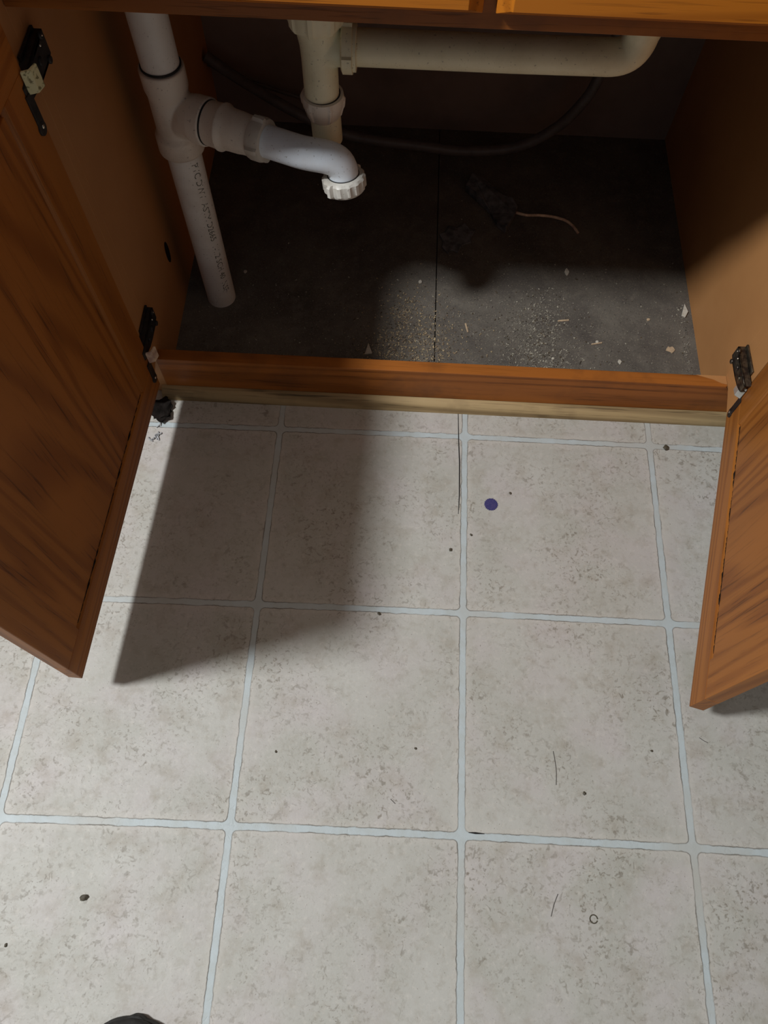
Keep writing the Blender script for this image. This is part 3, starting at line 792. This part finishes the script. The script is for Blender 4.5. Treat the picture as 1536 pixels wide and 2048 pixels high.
hair('dark hair lying upright on the tile right of the middle seam', [(0.1255, 0.116), (0.1275, 0.102), (0.1285, 0.088), (0.1275, 0.072)])
hair('dark hair slanting on the lowest tile right of the middle seam', [(0.1235, -0.060), (0.118, -0.072), (0.1135, -0.086)])
hair('short dark hair on the middle tile left of the seam', [(-0.0955, 0.0435), (-0.092, 0.0405), (-0.089, 0.038)])
hair('short dark hair below the free corner of the right door', [(0.330, 0.1440), (0.336, 0.1400), (0.341, 0.1378)])
bm = bmesh.new()
pts = [(0.1674 + 0.0048 * math.cos(t), -0.0864 + 0.0048 * math.sin(t), 0.0006) for t in [i * 2 * PI / 18 for i in range(18)]]
tube(bm, pts, 0.0007, 6); o = obj('ring_mark', bm, M['speck']); tag(o, 'tiny brown ring stain on the lowest tile right of the slanting hair', 'mark')
# lifted seam of the vinyl
bm = bmesh.new()
tube(bm, [(-0.0085, 0.652, 0.0003), (-0.0075, 0.60, 0.0003), (-0.0058, 0.56, 0.0003), (-0.0058, 0.50, 0.0003), (-0.0072, 0.468, 0.0002)], [0.0005, 0.0008, 0.0010, 0.0009, 0.0004], 6)
o = struct('trim_2', bm, M['gasket']); o['label'] = 'dark open seam beside the middle grout line'
bm = bmesh.new(); tube(bm, [(0.009, 0.0072, 0.0003), (0.018, 0.0068, 0.0003), (0.030, 0.0064, 0.0002)], [0.0004, 0.0013, 0.0004], 6)
o = struct('trim_3', bm, M['gasket']); o['label'] = 'short black slit in the vinyl at a grout crossing'
# grime lump and lint by the left hinge corner
bm = bmesh.new(); rd = random.Random(21)
bmesh.ops.create_icosphere(bm, subdivisions=3, radius=1.0)
for v in bm.verts:
    k_ = 1 + 0.25 * math.sin(v.co.x * 5 + v.co.z * 3) * math.cos(v.co.y * 6) + 0.12 * math.sin(v.co.z * 9 + v.co.y * 7)
    v.co = Vector((v.co.x * 0.016 * k_, v.co.y * 0.021 * k_, (v.co.z + 1) * 0.006 * k_))
mz = min(v.co.z for v in bm.verts)
for v in bm.verts: v.co.z -= mz
o = obj('grime_lump', bm, M['grime'], smooth=True); o.location = (-0.500, 0.628, 0.0002); tag(o, 'black lump of grime on the floor under the left door hinge corner', 'dirt')
bm = bmesh.new(); rd = random.Random(5)
for i in range(9):
    a = (-0.508 + rd.uniform(-.008, .010), 0.592 + rd.uniform(-.014, .012)); b = (a[0] + rd.uniform(-.010, .010), a[1] + rd.uniform(-.012, .012))
    tube(bm, catmull([(a[0], a[1], 0.001), ((a[0] + b[0]) / 2 + rd.uniform(-.004, .004), (a[1] + b[1]) / 2, 0.002), (b[0], b[1], 0.001)], 5), 0.0012, 6)
o = obj('lint_tuft', bm, M['lint'], smooth=True); tag(o, 'tuft of pale grey lint on the floor by the lower edge of the left door', 'lint')

# ---- shoe whose toe reaches into the lower edge of the photo
sh = thing('shoe', 'black shoe, only its rounded toe showing at the bottom edge', 'shoe', (-0.396, -0.214 - 0.145, 0), math.radians(-4))


def shoe_ring(t):
    # t 0 heel .. 1 toe ; returns y, half width, height, centre x
    y = -0.145 + 0.29 * t
    wv = 0.033 + 0.018 * math.sin(min(1, t * 1.25) * PI / 2) ** 2
    if t > 0.78: wv *= math.sqrt(max(0.0, 1 - ((t - 0.78) / 0.22) ** 3.2)) * 0.985 + 0.015
    if t < 0.10: wv *= math.sqrt(1 - ((0.10 - t) / 0.10) ** 2) * 0.7 + 0.3
    h = 0.085 if t < 0.35 else 0.085 - 0.042 * ((t - 0.35) / 0.40) if t < 0.75 else 0.043 - 0.020 * ((t - 0.75) / 0.25) ** 2
    return y, wv, h


bm = bmesh.new(); rings = []
for i in range(29):
    t = math.sin(i / 28 * PI / 2) ** 0.9; y, wv, h = shoe_ring(t); ring = []
    for s in range(24):
        th = 2 * PI * s / 24
        ring.append(bm.verts.new((wv * math.cos(th), y, 0.012 + (h - 0.012) / 2 * (1 + math.sin(th)))))
    rings.append(ring)
for a, b in zip(rings, rings[1:]):
    for s in range(24): bm.faces.new([a[s], a[(s + 1) % 24], b[(s + 1) % 24], b[s]])
bm.faces.new(rings[0][::-1]); bm.faces.new(rings[-1]); obj('upper', bm, M['rubber'], sh, smooth=True)
bm = bmesh.new(); out = []
for sgn in (1, -1):
    seq = range(29) if sgn > 0 else range(28, -1, -1)
    for i in seq:
        y, wv, h = shoe_ring(math.sin(i / 28 * PI / 2) ** 0.9); out.append((sgn * (wv + 0.003), y + (0.003 if i == 28 else 0)))
prism(bm, out, 'z', 0.0005, 0.016); obj('sole', bm, M['rubber'], sh, bevel=0.002)
for q in range(4):
    bm = bmesh.new(); y = 0.005 + q * 0.018; zt = shoe_ring((y + 0.145) / 0.29)[2] + 0.001
    tube(bm, catmull([(-0.020, y, zt - 0.006), (0, y + 0.002, zt), (0.020, y, zt - 0.006)], 6), 0.0022, 8)
    obj('lace', bm, M['lace'], sh, smooth=True)
